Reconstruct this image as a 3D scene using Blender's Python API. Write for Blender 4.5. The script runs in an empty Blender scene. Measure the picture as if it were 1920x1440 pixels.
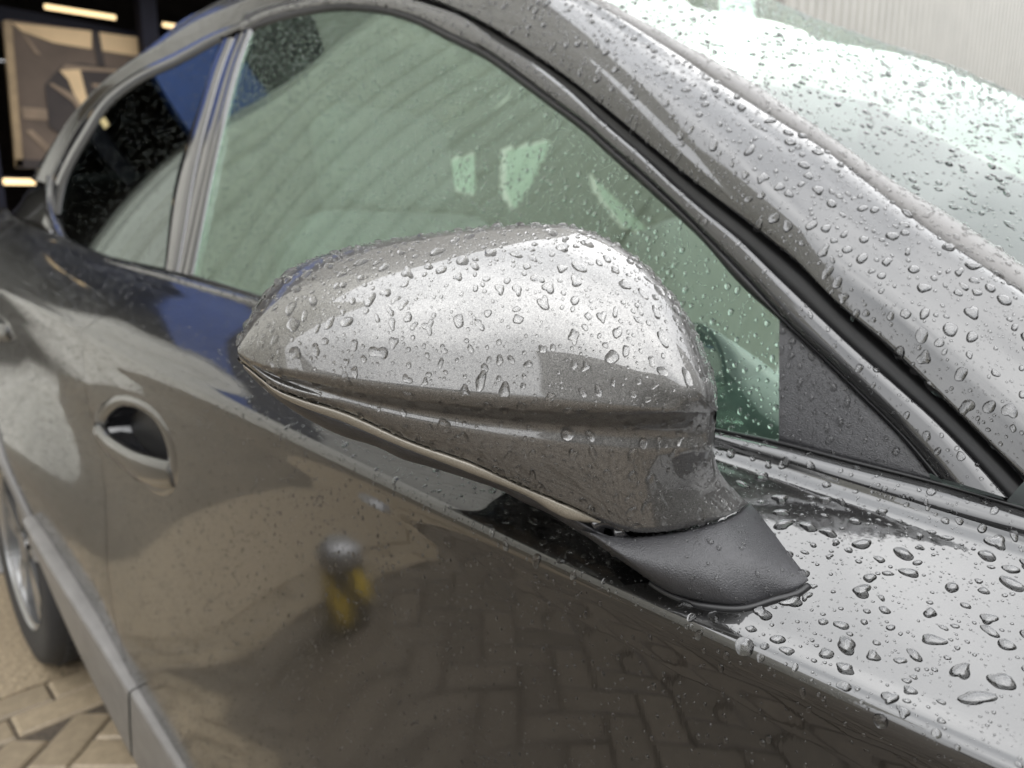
import bpy, math, random
import numpy as np
rng = np.random.default_rng(7); random.seed(7)
SC = bpy.context.scene; COL = SC.collection
rad = math.radians

# ------------------------------------------------------------------ camera, world, sun, exposure
F_PX = 1331.0                       # focal length in pixels of the 1920 px wide photograph
CAM = np.array((0., 0., 1.15)); PITCH = 11.0; YAW = 45.0
cd = bpy.data.cameras.new('camera'); cam = bpy.data.objects.new('camera', cd); COL.objects.link(cam)
cam.location = CAM; cam.rotation_euler = (rad(90 - PITCH), 0, rad(YAW))
cd.sensor_width = 36; cd.lens = F_PX / 1920 * 36; cd.clip_start = .01; cd.clip_end = 500
cd.dof.use_dof = True; cd.dof.focus_distance = .40; cd.dof.aperture_fstop = 7.0
SC.camera = cam
SC.render.engine = 'CYCLES'
SC.cycles.use_denoising = True
SC.cycles.max_bounces = 14; SC.cycles.glossy_bounces = 8; SC.cycles.transmission_bounces = 10; SC.cycles.transparent_max_bounces = 12
SC.cycles.caustics_refractive = True; SC.cycles.caustics_reflective = True
SC.view_settings.view_transform = 'Standard'; SC.view_settings.look = 'None'
SC.view_settings.exposure = -0.04; SC.view_settings.gamma = 1

SUN_EL, SUN_AZ = 55, 60             # azimuth measured from +Y towards +X
w = bpy.data.worlds.new("World"); SC.world = w; w.use_nodes = True
nt = w.node_tree; nt.nodes.clear()
o_ = nt.nodes.new('ShaderNodeOutputWorld'); bg = nt.nodes.new('ShaderNodeBackground')
sky = nt.nodes.new('ShaderNodeTexSky'); sky.sky_type = 'NISHITA'; sky.sun_disc = False
sky.sun_elevation = rad(SUN_EL); sky.sun_rotation = rad(SUN_AZ); sky.air_density = 1.0; sky.dust_density = 2.0
tc = nt.nodes.new('ShaderNodeTexCoord'); nz = nt.nodes.new('ShaderNodeTexNoise'); nz.inputs['Scale'].default_value = 1.5; nz.noise_dimensions = '4D'; nz.inputs['W'].default_value = 0.0
nz.inputs['Detail'].default_value = 5; nz.inputs['Roughness'].default_value = .5
rp = nt.nodes.new('ShaderNodeValToRGB'); rp.color_ramp.elements[0].position = .36; rp.color_ramp.elements[1].position = .66
rp.color_ramp.elements[0].color = (31, 31.8, 33, 1); rp.color_ramp.elements[1].color = (68, 68, 68, 1)
mx = nt.nodes.new('ShaderNodeMix'); mx.data_type = 'RGBA'; mx.inputs[0].default_value = .9      # overcast: nine tenths cloud
nt.links.new(tc.outputs['Generated'], nz.inputs['Vector']); nt.links.new(nz.outputs['Fac'], rp.inputs[0])
nt.links.new(sky.outputs[0], mx.inputs[6]); nt.links.new(rp.outputs[0], mx.inputs[7])
sx = nt.nodes.new('ShaderNodeSeparateXYZ'); nt.links.new(tc.outputs['Generated'], sx.inputs[0])
cie = nt.nodes.new('ShaderNodeMapRange'); cie.inputs[1].default_value = 0; cie.inputs[2].default_value = 1; cie.inputs[3].default_value = 1 / 3; cie.inputs[4].default_value = 1
vm = nt.nodes.new('ShaderNodeVectorMath'); vm.operation = 'SCALE'; nt.links.new(sx.outputs[2], cie.inputs[0]); nt.links.new(cie.outputs[0], vm.inputs['Scale']); nt.links.new(mx.outputs[2], vm.inputs[0])
nt.links.new(vm.outputs[0], bg.inputs[0]); bg.inputs[1].default_value = .1; nt.links.new(bg.outputs[0], o_.inputs[0])
sd = bpy.data.lights.new('sun', 'SUN'); sd.energy = .5; sd.angle = rad(110); sd.color = (1, .96, .9)
sun = bpy.data.objects.new('sun', sd); COL.objects.link(sun)
sun.rotation_euler = (rad(90 - SUN_EL), 0, rad(180 - SUN_AZ)); sun.location = (2, 2, 8)

# ------------------------------------------------------------------ camera maths: pixel -> ray -> surface
a_, p_ = rad(YAW), rad(PITCH)
Fh = np.array((-math.sin(a_), math.cos(a_), 0)); RV = np.array((math.cos(a_), math.sin(a_), 0)); ZV = np.array((0, 0, 1.))
FV = Fh * math.cos(p_) - ZV * math.sin(p_); DV = -ZV * math.cos(p_) - Fh * math.sin(p_)
def ray(px):
    px = np.asarray(px, float)
    return FV + (px[..., 0:1] - 960) / F_PX * RV + (px[..., 1:2] - 720) / F_PX * DV
def proj(P):
    v = np.asarray(P) - CAM; t = v @ FV
    return np.stack([960 + F_PX * (v @ RV) / t, 720 + F_PX * (v @ DV) / t, t], -1)
def at_y(px, y): d = ray(px); return CAM + d * ((y - CAM[1]) / d[..., 1:2])
def at_z(px, z): d = ray(px); return CAM + d * ((z - CAM[2]) / d[..., 2:3])
def at_x(px, x): d = ray(px); return CAM + d * ((x - CAM[0]) / d[..., 0:1])
def at_t(px, t): return CAM + ray(px) * np.asarray(t)[..., None]
def resample(pts, n, cols=None):
    pts = np.asarray(pts, float); s = np.r_[0, np.cumsum(np.linalg.norm(np.diff(pts[:, :2 if pts.shape[1] < 4 else 3], axis=0), axis=1))]
    s /= s[-1]; u = np.linspace(0, 1, n) if np.isscalar(n) else np.asarray(n)
    return np.stack([pchip(s, pts[:, k], u) for k in range(pts.shape[1])], -1)
def pchip(x, y, xi):
    x = np.asarray(x, float); y = np.asarray(y, float); h = np.diff(x); h[h == 0] = 1e-9; d = np.diff(y) / h
    m = np.zeros_like(y)
    if len(x) > 2:
        w1 = 2 * h[1:] + h[:-1]; w2 = h[1:] + 2 * h[:-1]; ok = d[:-1] * d[1:] > 0
        m[1:-1][ok] = (w1 + w2)[ok] / (w1[ok] / d[:-1][ok] + w2[ok] / d[1:][ok])
    m[0] = d[0]; m[-1] = d[-1]
    i = np.clip(np.searchsorted(x, xi) - 1, 0, len(h) - 1); t = (xi - x[i]) / h[i]
    return ((1 + 2 * t) * (1 - t) ** 2 * y[i] + t * (1 - t) ** 2 * h[i] * m[i] + t * t * (3 - 2 * t) * y[i + 1] + t * t * (t - 1) * h[i] * m[i + 1])
def sstep(a, b, x): t = np.clip((x - a) / (b - a), 0, 1); return t * t * (3 - 2 * t)

def smooth1(a, k):
    for _ in range(k): a[1:-1] = (a[:-2] + 2 * a[1:-1] + a[2:]) / 4
    return a

# ------------------------------------------------------------------ materials
def new_mat(name):
    m = bpy.data.materials.new(name); m.use_nodes = True; n = m.node_tree; return m, n, n.nodes['Principled BSDF']
def tex(n, kind, scale, vec=None, **kw):
    t = n.nodes.new(kind); t.inputs['Scale'].default_value = scale
    for k, v in kw.items(): t.inputs[k].default_value = v
    if vec: n.links.new(vec, t.inputs['Vector'])
    return t
def ramp(n, src, p0, c0, p1, c1):
    r = n.nodes.new('ShaderNodeValToRGB'); e = r.color_ramp.elements
    e[0].position = p0; e[1].position = p1; e[0].color = (*c0, 1); e[1].color = (*c1, 1); n.links.new(src, r.inputs[0]); return r
def coord(n): return n.nodes.new('ShaderNodeTexCoord').outputs['Object']
def bump(n, src, dist, strength, target):
    b = n.nodes.new('ShaderNodeBump'); b.inputs['Distance'].default_value = dist; b.inputs['Strength'].default_value = strength
    n.links.new(src, b.inputs['Height']); n.links.new(b.outputs[0], target)
def plain(name, c, rough=.5, metal=0., coat=0., grain=0., gscale=60, bumpd=0., bscale=300, spec=.5):
    m, n, b = new_mat(name); b.inputs['Roughness'].default_value = rough; b.inputs['Metallic'].default_value = metal
    b.inputs['Coat Weight'].default_value = coat; b.inputs['Coat Roughness'].default_value = .03; b.inputs['Specular IOR Level'].default_value = spec
    b.inputs['Base Color'].default_value = (*c, 1)
    if grain:
        t = tex(n, 'ShaderNodeTexNoise', gscale, coord(n), Detail=6)
        r = ramp(n, t.outputs['Fac'], .3, [x * (1 - grain) for x in c], .7, [min(1, x * (1 + grain)) for x in c]); n.links.new(r.outputs[0], b.inputs['Base Color'])
    if bumpd:
        t = tex(n, 'ShaderNodeTexNoise', bscale, coord(n), Detail=3); bump(n, t.outputs['Fac'], bumpd, 1, b.inputs['Normal'])
    return m
def paint_mat(name, lo, hi, metal=.85, rough=.38, coat_ior=1.6, flake=3200, nstr=.35, crough=(.015, .03), film=0.):
    m, n, b = new_mat(name); c = coord(n)
    v = tex(n, 'ShaderNodeTexVoronoi', flake, c)
    r = ramp(n, v.outputs['Color'], .1, lo, .9, hi); n.links.new(r.outputs[0], b.inputs['Base Color'])
    b.inputs['Metallic'].default_value = metal; b.inputs['Roughness'].default_value = rough
    b.inputs['Coat Weight'].default_value = 1; b.inputs['Coat IOR'].default_value = coat_ior
    mp = n.nodes.new('ShaderNodeMapping'); mp.inputs['Scale'].default_value = (14, 14, 2.2); n.links.new(c, mp.inputs[0])
    t = tex(n, 'ShaderNodeTexNoise', 1.0, mp.outputs[0], Detail=6, Roughness=.65); r2 = n.nodes.new('ShaderNodeMapRange'); r2.inputs[1].default_value = .35; r2.inputs[2].default_value = .7
    r2.inputs[3].default_value, r2.inputs[4].default_value = crough; n.links.new(t.outputs['Fac'], r2.inputs[0])
    sz = n.nodes.new('ShaderNodeSeparateXYZ'); n.links.new(c, sz.inputs[0]); r3 = n.nodes.new('ShaderNodeMapRange'); r3.inputs[1].default_value = .93; r3.inputs[2].default_value = .55
    r3.inputs[3].default_value = 0; r3.inputs[4].default_value = .085 if film else 0; n.links.new(sz.outputs[2], r3.inputs[0])
    ad = n.nodes.new('ShaderNodeMath'); ad.operation = 'ADD'; n.links.new(r2.outputs[0], ad.inputs[0]); n.links.new(r3.outputs[0], ad.inputs[1]); n.links.new(ad.outputs[0], b.inputs['Coat Roughness'])
    if film: bump(n, tex(n, 'ShaderNodeTexNoise', 9, mp.outputs[0], Detail=4).outputs['Fac'], film, 1, b.inputs['Coat Normal'])
    bump(n, v.outputs['Color'], .0002, nstr, b.inputs['Normal'])
    return m
def glass_pane(name, tint, refl, ior):
    m = bpy.data.materials.new(name); m.use_nodes = True; n = m.node_tree; n.nodes.clear()
    o = n.nodes.new('ShaderNodeOutputMaterial'); f = n.nodes.new('ShaderNodeFresnel'); ge = n.nodes.new('ShaderNodeNewGeometry'); io = n.nodes.new('ShaderNodeMapRange')
    io.inputs[3].default_value = ior; io.inputs[4].default_value = 1 / ior      # the pane reflects alike from both faces
    n.links.new(ge.outputs['Backfacing'], io.inputs[0]); n.links.new(io.outputs[0], f.inputs[0])
    t = n.nodes.new('ShaderNodeBsdfTransparent'); t.inputs[0].default_value = (*tint, 1)
    g = n.nodes.new('ShaderNodeBsdfGlossy'); g.inputs[0].default_value = (*refl, 1); g.inputs['Roughness'].default_value = .0
    x = n.nodes.new('ShaderNodeMixShader'); n.links.new(f.outputs[0], x.inputs[0]); n.links.new(t.outputs[0], x.inputs[1]); n.links.new(g.outputs[0], x.inputs[2])
    n.links.new(x.outputs[0], o.inputs[0]); return m
def emit(name, c, s):
    m, n, b = new_mat(name); b.inputs['Base Color'].default_value = (*c, 1); b.inputs['Emission Color'].default_value = (*c, 1); b.inputs['Emission Strength'].default_value = s; return m
M = {}
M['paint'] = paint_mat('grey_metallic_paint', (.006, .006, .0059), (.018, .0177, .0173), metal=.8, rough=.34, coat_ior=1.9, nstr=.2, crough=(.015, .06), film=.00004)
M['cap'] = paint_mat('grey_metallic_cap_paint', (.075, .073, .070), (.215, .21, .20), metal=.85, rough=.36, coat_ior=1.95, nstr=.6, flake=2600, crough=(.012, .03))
M['gloss_black'] = plain('gloss_black_trim', (.02, .02, .022), .08, coat=1)
M['trim'] = plain('dark_grey_gloss_trim', (.06, .06, .061), .12, metal=.5, coat=1)
M['rubber'] = plain('black_rubber', (.012, .012, .013), .45, grain=.2)
M['plastic'] = plain('textured_black_plastic', (.040, .040, .043), .36, bumpd=.0006, bscale=1100, grain=.15, gscale=300)
M['matte_trim'] = plain('matte_grey_trim', (.17, .165, .16), .4, bumpd=.0001, bscale=900)
M['sill'] = plain('grey_plastic_sill', (.16, .153, .145), .42, grain=.15, gscale=30)
M['lens'] = plain('smoked_indicator_lens', (.27, .245, .20), .3, metal=.3, coat=.8, grain=.25, gscale=1500)
M['glass'] = glass_pane('green_tinted_glass', (.74, .96, .84), (.74, .93, .79), 2.75)
M['dark_glass'] = glass_pane('privacy_glass', (.10, .13, .12), (.80, .90, .86), 2.7)
M['screen_glass'] = glass_pane('windscreen_glass', (.58, .80, .68), (.95, 1., .97), 1.8)
M['interior'] = plain('dark_interior', (.03, .031, .033), .7, grain=.2)
M['seat'] = plain('dark_seat_fabric', (.045, .045, .047), .85, grain=.3, gscale=120)
M['tyre'] = plain('tyre_rubber', (.022, .022, .023), .7, grain=.25, gscale=90)
M['alloy'] = plain('alloy_rim', (.40, .40, .40), .25, metal=.9)
M['chrome'] = plain('chrome', (.8, .8, .8), .08, metal=1)
def paver_mat(name, lo, hi):
    m, n, b = new_mat(name); c = coord(n); oi = n.nodes.new('ShaderNodeObjectInfo')
    t = tex(n, 'ShaderNodeTexNoise', 35, c, Detail=8, Roughness=.7); r = ramp(n, t.outputs['Fac'], .3, lo, .72, hi)
    h = n.nodes.new('ShaderNodeHueSaturation'); mr = n.nodes.new('ShaderNodeMapRange'); mr.inputs[3].default_value = .8; mr.inputs[4].default_value = 1.15
    n.links.new(oi.outputs['Random'], mr.inputs[0]); n.links.new(mr.outputs[0], h.inputs['Value']); n.links.new(r.outputs[0], h.inputs['Color']); n.links.new(h.outputs[0], b.inputs['Base Color'])
    b.inputs['Roughness'].default_value = .42; t2 = tex(n, 'ShaderNodeTexNoise', 300, c, Detail=4); bump(n, t2.outputs['Fac'], .002, .6, b.inputs['Normal']); return m
M['paver'] = paver_mat('wet_brown_paver_shaded', (.085, .069, .052), (.18, .148, .112)); M['paver_lit'] = paver_mat('brown_paver_lit', (.20, .16, .108), (.35, .28, .19))  # one paver in two tones: dimmer front and brighter rear light put into colour
M['joint'] = plain('dark_joint_sand', (.07, .055, .04), .8, grain=.4, gscale=80)
M['gravel'] = plain('washed_gravel_concrete', (.29, .23, .155), .3, grain=.55, gscale=90, bumpd=.006, bscale=120)
M['asphalt'] = plain('yard_concrete', (.135, .112, .083), .6, grain=.25, gscale=4)
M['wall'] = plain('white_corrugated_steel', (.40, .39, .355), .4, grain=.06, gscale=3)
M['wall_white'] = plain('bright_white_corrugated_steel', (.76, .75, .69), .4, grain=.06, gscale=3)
M['wall_shade'] = plain('beige_corrugated_steel', (.50, .49, .44), .4, grain=.08, gscale=3)
M['navy'] = plain('navy_steel', (.007, .007, .013), .6, grain=.2, gscale=8, spec=.15)
M['blue'] = plain('blue_fascia', (.03, .075, .28), .5, grain=.1, gscale=6)
M['ceil'] = plain('dark_ceiling', (.035, .033, .033), .8, grain=.3, gscale=3)
M['brown'] = plain('dark_brown_wall', (.045, .036, .032), .8, grain=.3, gscale=3)
M['wood'] = plain('tan_frame', (.30, .215, .12), .6, grain=.2, gscale=12)
M['tube'] = emit('warm_tube', (1, .74, .40), 1.9)
M['yellow'] = plain('hazard_yellow', (.80, .55, .02), .4, grain=.1, gscale=20)
M['black'] = plain('hazard_black', (.015, .015, .016), .4)
M['galv'] = plain('galvanised_steel', (.45, .45, .46), .35, metal=.7, grain=.15, gscale=20)
M['far'] = plain('grey_hall_cladding', (.25, .25, .245), .6, grain=.15, gscale=2)
M['far_dark'] = plain('dark_hall_window', (.05, .055, .06), .2)
def water_mat():
    m = bpy.data.materials.new('rain_water'); m.use_nodes = True; n = m.node_tree; n.nodes.clear()
    o = n.nodes.new('ShaderNodeOutputMaterial'); g = n.nodes.new('ShaderNodeBsdfGlass'); g.inputs['IOR'].default_value = 1.33; g.inputs['Roughness'].default_value = 0
    n.links.new(g.outputs[0], o.inputs[0]); return m
M['water'] = water_mat()

# ------------------------------------------------------------------ object helpers
def mesh_obj(name, V, Fc, mat, parent=None, smooth=True):
    me = bpy.data.meshes.new(name); me.from_pydata([tuple(map(float, v)) for v in V], [], [tuple(map(int, f)) for f in Fc]); me.validate()
    if smooth: me.polygons.foreach_set('use_smooth', [True] * len(me.polygons))
    me.materials.append(M[mat] if isinstance(mat, str) else mat); me.update()
    o = bpy.data.objects.new(name, me); COL.objects.link(o)
    if parent is not None: o.parent = parent; o.matrix_parent_inverse = parent.matrix_world.inverted() if False else o.matrix_parent_inverse
    return o
def tag(o, label=None, cat=None, group=None, kind=None):
    for k, v in (('label', label), ('category', cat), ('group', group), ('kind', kind)):
        if v: o[k] = v
    return o
def empty(name, label, cat, group=None):
    o = bpy.data.objects.new(name, None); o.empty_display_size = .2; COL.objects.link(o); return tag(o, label, cat, group)
def grid_faces(n, m, wrap=False, off=0):
    i = np.arange(n - 1)[:, None]; j = np.arange(m if wrap else m - 1)[None, :]; j2 = (j + 1) % m
    return (np.stack(np.broadcast_arrays(i * m + j, i * m + j2, (i + 1) * m + j2, (i + 1) * m + j), -1).reshape(-1, 4) + off)
SURF = {}                              # surfaces that carry rain: name -> (verts, quads)
def grid_obj(name, G, mat, parent, key=None, mask=None, up=False, smooth=True):
    n, m = G.shape[:2]; V = G.reshape(-1, 3); Fc = grid_faces(n, m)
    if mask is not None: Fc = Fc[mask(V[Fc].mean(1))]
    # face the camera side
    c = V[Fc].mean(1); nn = np.cross(V[Fc[:, 1]] - V[Fc[:, 0]], V[Fc[:, 3]] - V[Fc[:, 0]])
    if (nn[:, 2].sum() if up else ((CAM - c) * nn).sum()) < 0: Fc = Fc[:, ::-1]
    if key: SURF[key] = (V, Fc)
    return mesh_obj(name, V, Fc, mat, parent, smooth)
class MB:
    def __init__(s): s.V = []; s.F = []
    def add(s, V, Fc): o = len(s.V); s.V += [tuple(v) for v in V]; s.F += [tuple(i + o for i in f) for f in Fc]; return s
    def box(s, x0, x1, y0, y1, z0, z1):
        V = [(x, y, z) for z in (z0, z1) for y in (y0, y1) for x in (x0, x1)]
        return s.add(V, [(0, 2, 3, 1), (4, 5, 7, 6), (0, 1, 5, 4), (2, 6, 7, 3), (0, 4, 6, 2), (1, 3, 7, 5)])
    def tube(s, pts, r, n=12, caps=True):
        pts = np.asarray(pts, float); rs = np.broadcast_to(np.asarray(r, float), (len(pts),)); R_ = []
        for i, p in enumerate(pts):
            d = pts[min(i + 1, len(pts) - 1)] - pts[max(i - 1, 0)]; d /= np.linalg.norm(d)
            a = np.cross(d, (0, 0, 1.) if abs(d[2]) < .9 else (1., 0, 0)); a /= np.linalg.norm(a); b = np.cross(d, a)
            th = np.linspace(0, 2 * np.pi, n, endpoint=False); R_.append(p + rs[i] * (np.cos(th)[:, None] * a + np.sin(th)[:, None] * b))
        V = np.concatenate(R_); Fc = [tuple(f) for f in grid_faces(len(pts), n, True)]
        if caps: Fc += [tuple(range(n))[::-1], tuple(range((len(pts) - 1) * n, len(pts) * n))]
        return s.add(V, Fc)
    def build(s, name, mat, parent=None, smooth=False): return mesh_obj(name, s.V, s.F, mat, parent, smooth)

# ------------------------------------------------------------------ ground
S_ = 4  # structure sheets
ground = tag(MB().box(-60, 60, -60, 60, -.5, -.075).build('ground', 'asphalt'), kind='structure')
pave = tag(MB().box(-2.1, 4.5, -3.0, 3.0, -.0745, -.010).build('pavement', 'joint'), kind='structure')
strip_g = tag(MB().box(-2.95, -2.105, -3.0, 3.0, -.0745, .0).build('gravel_strip', 'gravel'), kind='structure')
yard = tag(MB().box(-40, -2.955, -40, 40, -.0745, -.004).build('yard', 'asphalt'), kind='structure')
def paver_mesh(L, W_, hgt=.06, b=.006):
    V = []; l, w2 = L / 2 - .003, W_ / 2 - .003
    for z, i in ((-hgt, 0), (-b, 0), (0, b)):
        V += [(-l + i, -w2 + i, z), (l - i, -w2 + i, z), (l - i, w2 - i, z), (-l + i, w2 - i, z)]
    Fc = [(8, 9, 10, 11)] + [(r * 4 + k, r * 4 + (k + 1) % 4, r * 4 + 4 + (k + 1) % 4, r * 4 + 4 + k) for r in (0, 1) for k in range(4)]
    return V, Fc
PV, PF = paver_mesh(.2, .1)
pm = bpy.data.meshes.new('paver'); pm.from_pydata(PV, [], PF); pm.materials.append(M['paver'])
pms = bpy.data.meshes.new('paver_lit'); pms.from_pydata(PV, [], PF); pms.materials.append(M['paver_lit'])
spots = []
for row in range(2):
    for k in range(-12, 12): spots.append((-2.05 + .1 * row, .03 + .2 * k + .1 * row, math.pi / 2))
x_start = -1.9
c45 = math.cos(math.pi / 4)
for i in range(-45, 50):
    for j in range(-60, 45):
        k4 = (i - j) % 4               # 90 degree herringbone laid at 45 degrees
        if k4 == 0: cu, cv, an = (i + 1) * .1, (j + .5) * .1, 0
        elif k4 == 3: cu, cv, an = (i + .5) * .1, (j + 1) * .1, math.pi / 2
        else: continue
        x = (cu - cv) * c45; y = (cu + cv) * c45
        if x_start + .06 < x < 4.3 and -2.9 < y < 1.5: spots.append((x, y, an + math.pi / 4))
dist = [(math.hypot(s[0] + 1.6, s[1] - .1) if s[1] < .6 else 9) for s in spots]
order = np.argsort(dist); jit = np.random.default_rng(3)
rest = MB()
for n_, k in enumerate(order):
    x, y, an = spots[k]; dz = jit.normal(0, .0012)
    if n_ < 300:
        o = bpy.data.objects.new('paver', pms if (x < -1.9 or (y > .1 and x < -1.3)) else pm); COL.objects.link(o); o.location = (x, y, dz); o.rotation_euler = (jit.normal(0, .006), jit.normal(0, .006), an + jit.normal(0, .006)); o.parent = pave  # lighter copy at the rear, where the brighter light is painted in
    else:
        ca, sa = math.cos(an), math.sin(an); rest.add([(x + ca * a - sa * b, y + sa * a + ca * b, z + dz) for a, b, z in PV], PF)
tag(rest.build('pavers', 'paver', pave), kind='stuff')

# ------------------------------------------------------------------ corrugated walls
def corrugated(name, A, B, z0, z1, mat, label, cat, pitch=.2, dep=.035, sheet=1.0, face=(0, 1)):
    root = empty(name, label, cat); A = np.array(A, float); B = np.array(B, float); L = np.linalg.norm(B - A); d = (B - A) / L; nn = np.array(face, float)
    prof = [(0, 0), (.3, 0), (.42, 1), (.83, 1), (.95, 0)]
    k = 0
    while L - k * sheet > pitch * .9:
        s0, s1 = k * sheet, min(L, (k + 1) * sheet); pts = []
        for i in range(max(1, int((s1 - s0) / pitch + .02))):
            for f, h in prof: pts.append((s0 + (i + f) * pitch, h))
        pts.append((s0 + max(1, int((s1 - s0) / pitch + .02)) * pitch, 0)); V = []
        for s, h in pts:
            p = A + d * s + nn * dep * h; V += [(p[0], p[1], z0), (p[0], p[1], z1)]
        n = len(pts); Fc = [(2 * i, 2 * i + 2, 2 * i + 3, 2 * i + 1) for i in range(n - 1)]
        mesh_obj('wall_sheet', V, Fc, mat, root, smooth=False); k += 1
    bk = MB(); q0 = A - nn * .02; q1 = B - nn * .02; r0 = A - nn * .3; r1 = B - nn * .3
    bk.add([(*q0, z0), (*q1, z0), (*r1, z0), (*r0, z0), (*q0, z1), (*q1, z1), (*r1, z1), (*r0, z1)], [(0, 1, 5, 4), (1, 2, 6, 5), (2, 3, 7, 6), (3, 0, 4, 7), (4, 5, 6, 7)])
    bk.build('wall_core', mat, root); return root
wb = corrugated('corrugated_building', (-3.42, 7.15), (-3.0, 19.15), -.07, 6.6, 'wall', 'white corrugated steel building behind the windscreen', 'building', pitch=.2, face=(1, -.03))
dp = MB().tube([(-2.85, 18.3, -.07), (-2.85, 18.3, 6.6)], .06).build('downpipe', 'wall_shade', wb, True)
for z in (1.4, 3.1, 5.2): MB().box(-3.0, -2.76, 18.2, 18.4, z, z + .07).build('pipe_bracket', 'galv', dp)
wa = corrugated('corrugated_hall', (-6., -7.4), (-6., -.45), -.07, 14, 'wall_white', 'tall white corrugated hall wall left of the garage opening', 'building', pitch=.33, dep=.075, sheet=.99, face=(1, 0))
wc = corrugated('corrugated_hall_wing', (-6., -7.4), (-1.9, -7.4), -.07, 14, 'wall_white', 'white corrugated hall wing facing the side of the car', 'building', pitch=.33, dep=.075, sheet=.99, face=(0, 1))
fh = empty('grey_hall', 'grey hall block with a flat roof across the yard ahead of the car', 'building')
MB().box(8, 18, -8, 7, -.07, 5.4).build('hall_block', 'far', fh)
for k in range(9): MB().box(7.96, 8.01, -7.2 + k * 1.5, -6.2 + k * 1.5, 1, 2.3).build('window', 'far_dark', fh)
MB().box(3.2, 18, 9.5, 22, -.07, 6.2).build('hall_block', 'far', fh)
lh = empty('low_hall', 'long low grey hall on the far side of the yard', 'building')
MB().box(-2, 12, -22, -15, -.07, 2.7).build('hall_block', 'far', lh)
for k in range(8): MB().box(-1 + k * 1.6, .1 + k * 1.6, -15.01, -14.96, .9, 2.0).build('window', 'far_dark', lh)

# ------------------------------------------------------------------ garage at the rear
gr = empty('garage', 'dark open garage with navy steel posts and a blue fascia behind the car', 'garage')
MB().box(-14, -6.06, -.66, 4.6, 3.995, 4.15).build('ceiling', 'ceil', gr)
MB().box(-6.05, -5.93, -.44, 4.4, 3.32, 4.2).build('fascia', 'blue', gr)
MB().box(-6.05, -5.97, -.44, 4.4, 4.205, 5.1).build('upper_band', 'ceil', gr)
lw_ = corrugated('lower_wall', (-6., 4.41), (-6., 10.41), -.07, 5.1, 'wall', None, None, face=(1, 0)); lw_.parent = gr
up_ = corrugated('upper_wall', (-6., -.44), (-6., 10.56), 5.105, 14, 'wall', None, None, face=(1, 0)); up_.parent = gr
MB().box(-14.2, -14.01, -.45, 4.4, -.07, 3.99).build('back_wall', 'brown', gr)
MB().box(-14, -6.06, 4.41, 4.6, -.07, 3.99).build('side_wall', 'brown', gr); MB().box(-14, -6.4, -.66, -.46, -.07, 3.99).build('side_wall', 'brown', gr)
for px, x, wd in (((-75, 100), -6.0, .12), ((277, 60), -6.4, .062)):
    p = at_x(np.array(px), x); MB().box(x - wd, x + wd, p[1] - wd, p[1] + wd, -.07, 3.3).build('post', 'navy', gr)
MB().box(-6.75, -6.6, -.44, 4.4, 2.70, 2.87).build('beam', 'navy', gr)
def tube_light(pa, pb, x, label, r=.02):
    A = at_x(np.array(pa), x); B = at_x(np.array(pb), x)
    o = empty('light_tube', label, 'lamp', 'light tubes under the canopy'); MB().tube([A, B], r).build('tube', 'tube', o, True)
    up = np.array((0, 0, r * 1.3)); MB().tube([A + up, B + up], r * .6).build('holder', 'navy', o); return o
tube_light((84, 12), (216, 33), -7.6, 'long glowing tube light above the car banner')
tube_light((306, 46), (350, 53), -7.6, 'short glowing tube light near the roof rail')
tube_light((-18, 340), (65, 341), -6.7, 'yellow glowing tube light low below the banner', .024)
for k, (x, y) in enumerate(((-7.5, .2), (-9.5, 1.2), (-12, .1))):
    o = empty('ceiling_lamp', ('short warm lamp hanging nearest the garage opening', 'short warm lamp in the middle of the garage', 'short warm lamp at the back of the garage')[k], 'lamp', 'lamps hanging in the garage')
    MB().tube([(x, y, 3.2), (x, y + .12, 3.2)], .035).build('tube', 'tube', o, True)
# banner
bn = empty('banner', 'framed brown banner printed with a dark car under the canopy', 'banner')
XB = -6.55
def bq(name, pts, mat, off, parent=bn):
    P = at_x(np.array(pts, float), XB + off); return mesh_obj(name, P, [tuple(range(len(pts)))], mat, parent, False)
M['ban'] = plain('banner_brown', (.105, .075, .055), .7, grain=.25, gscale=4)
M['ban_light'] = plain('banner_tan', (.62, .45, .26), .7, grain=.12, gscale=5)
M['ban_mid'] = plain('banner_mid_brown', (.22, .16, .11), .7, grain=.2, gscale=6)
M['ban_dark'] = plain('banner_dark', (.03, .022, .02), .7, grain=.2, gscale=6)
P = at_x(np.array([(12, 36), (420, 92), (420, 330), (46, 312)], float), XB - .02)
mesh_obj('cloth', np.concatenate([P, P - (.03, 0, 0)]), [(0, 1, 2, 3), (7, 6, 5, 4), (0, 4, 5, 1), (1, 5, 6, 2), (2, 6, 7, 3), (3, 7, 4, 0)], 'ban', bn, False)
bq('print', [(22, 42), (172, 58), (172, 92), (100, 80), (40, 58)], 'ban_light', -.014)
bq('print', [(186, 60), (272, 72), (274, 108), (186, 94)], 'ban_light', -.014)
bq('print', [(172, 58), (186, 60), (198, 130), (184, 130)], 'ban_dark', -.010)
bq('print', [(40, 200), (92, 205), (92, 226), (44, 222)], 'ban_mid', -.014)
bq('print', [(48, 245), (60, 243), (120, 300), (105, 303)], 'ban_mid', -.014)
bq('print', [(40, 60), (48, 66), (78, 104), (66, 100)], 'ban_mid', -.012)
bq('print', [(84, 160), (100, 140), (118, 122), (150, 118), (260, 134), (330, 150), (330, 290), (150, 275), (92, 238)], 'ban_dark', -.010)   # car body
bq('print', [(112, 132), (122, 121), (260, 133), (262, 139), (150, 132)], 'ban_mid', -.006)     # its roof edge
bq('print', [(112, 132), (150, 130), (165, 190), (150, 205), (128, 150)], 'ban_light', -.004)   # lit pillar
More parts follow.
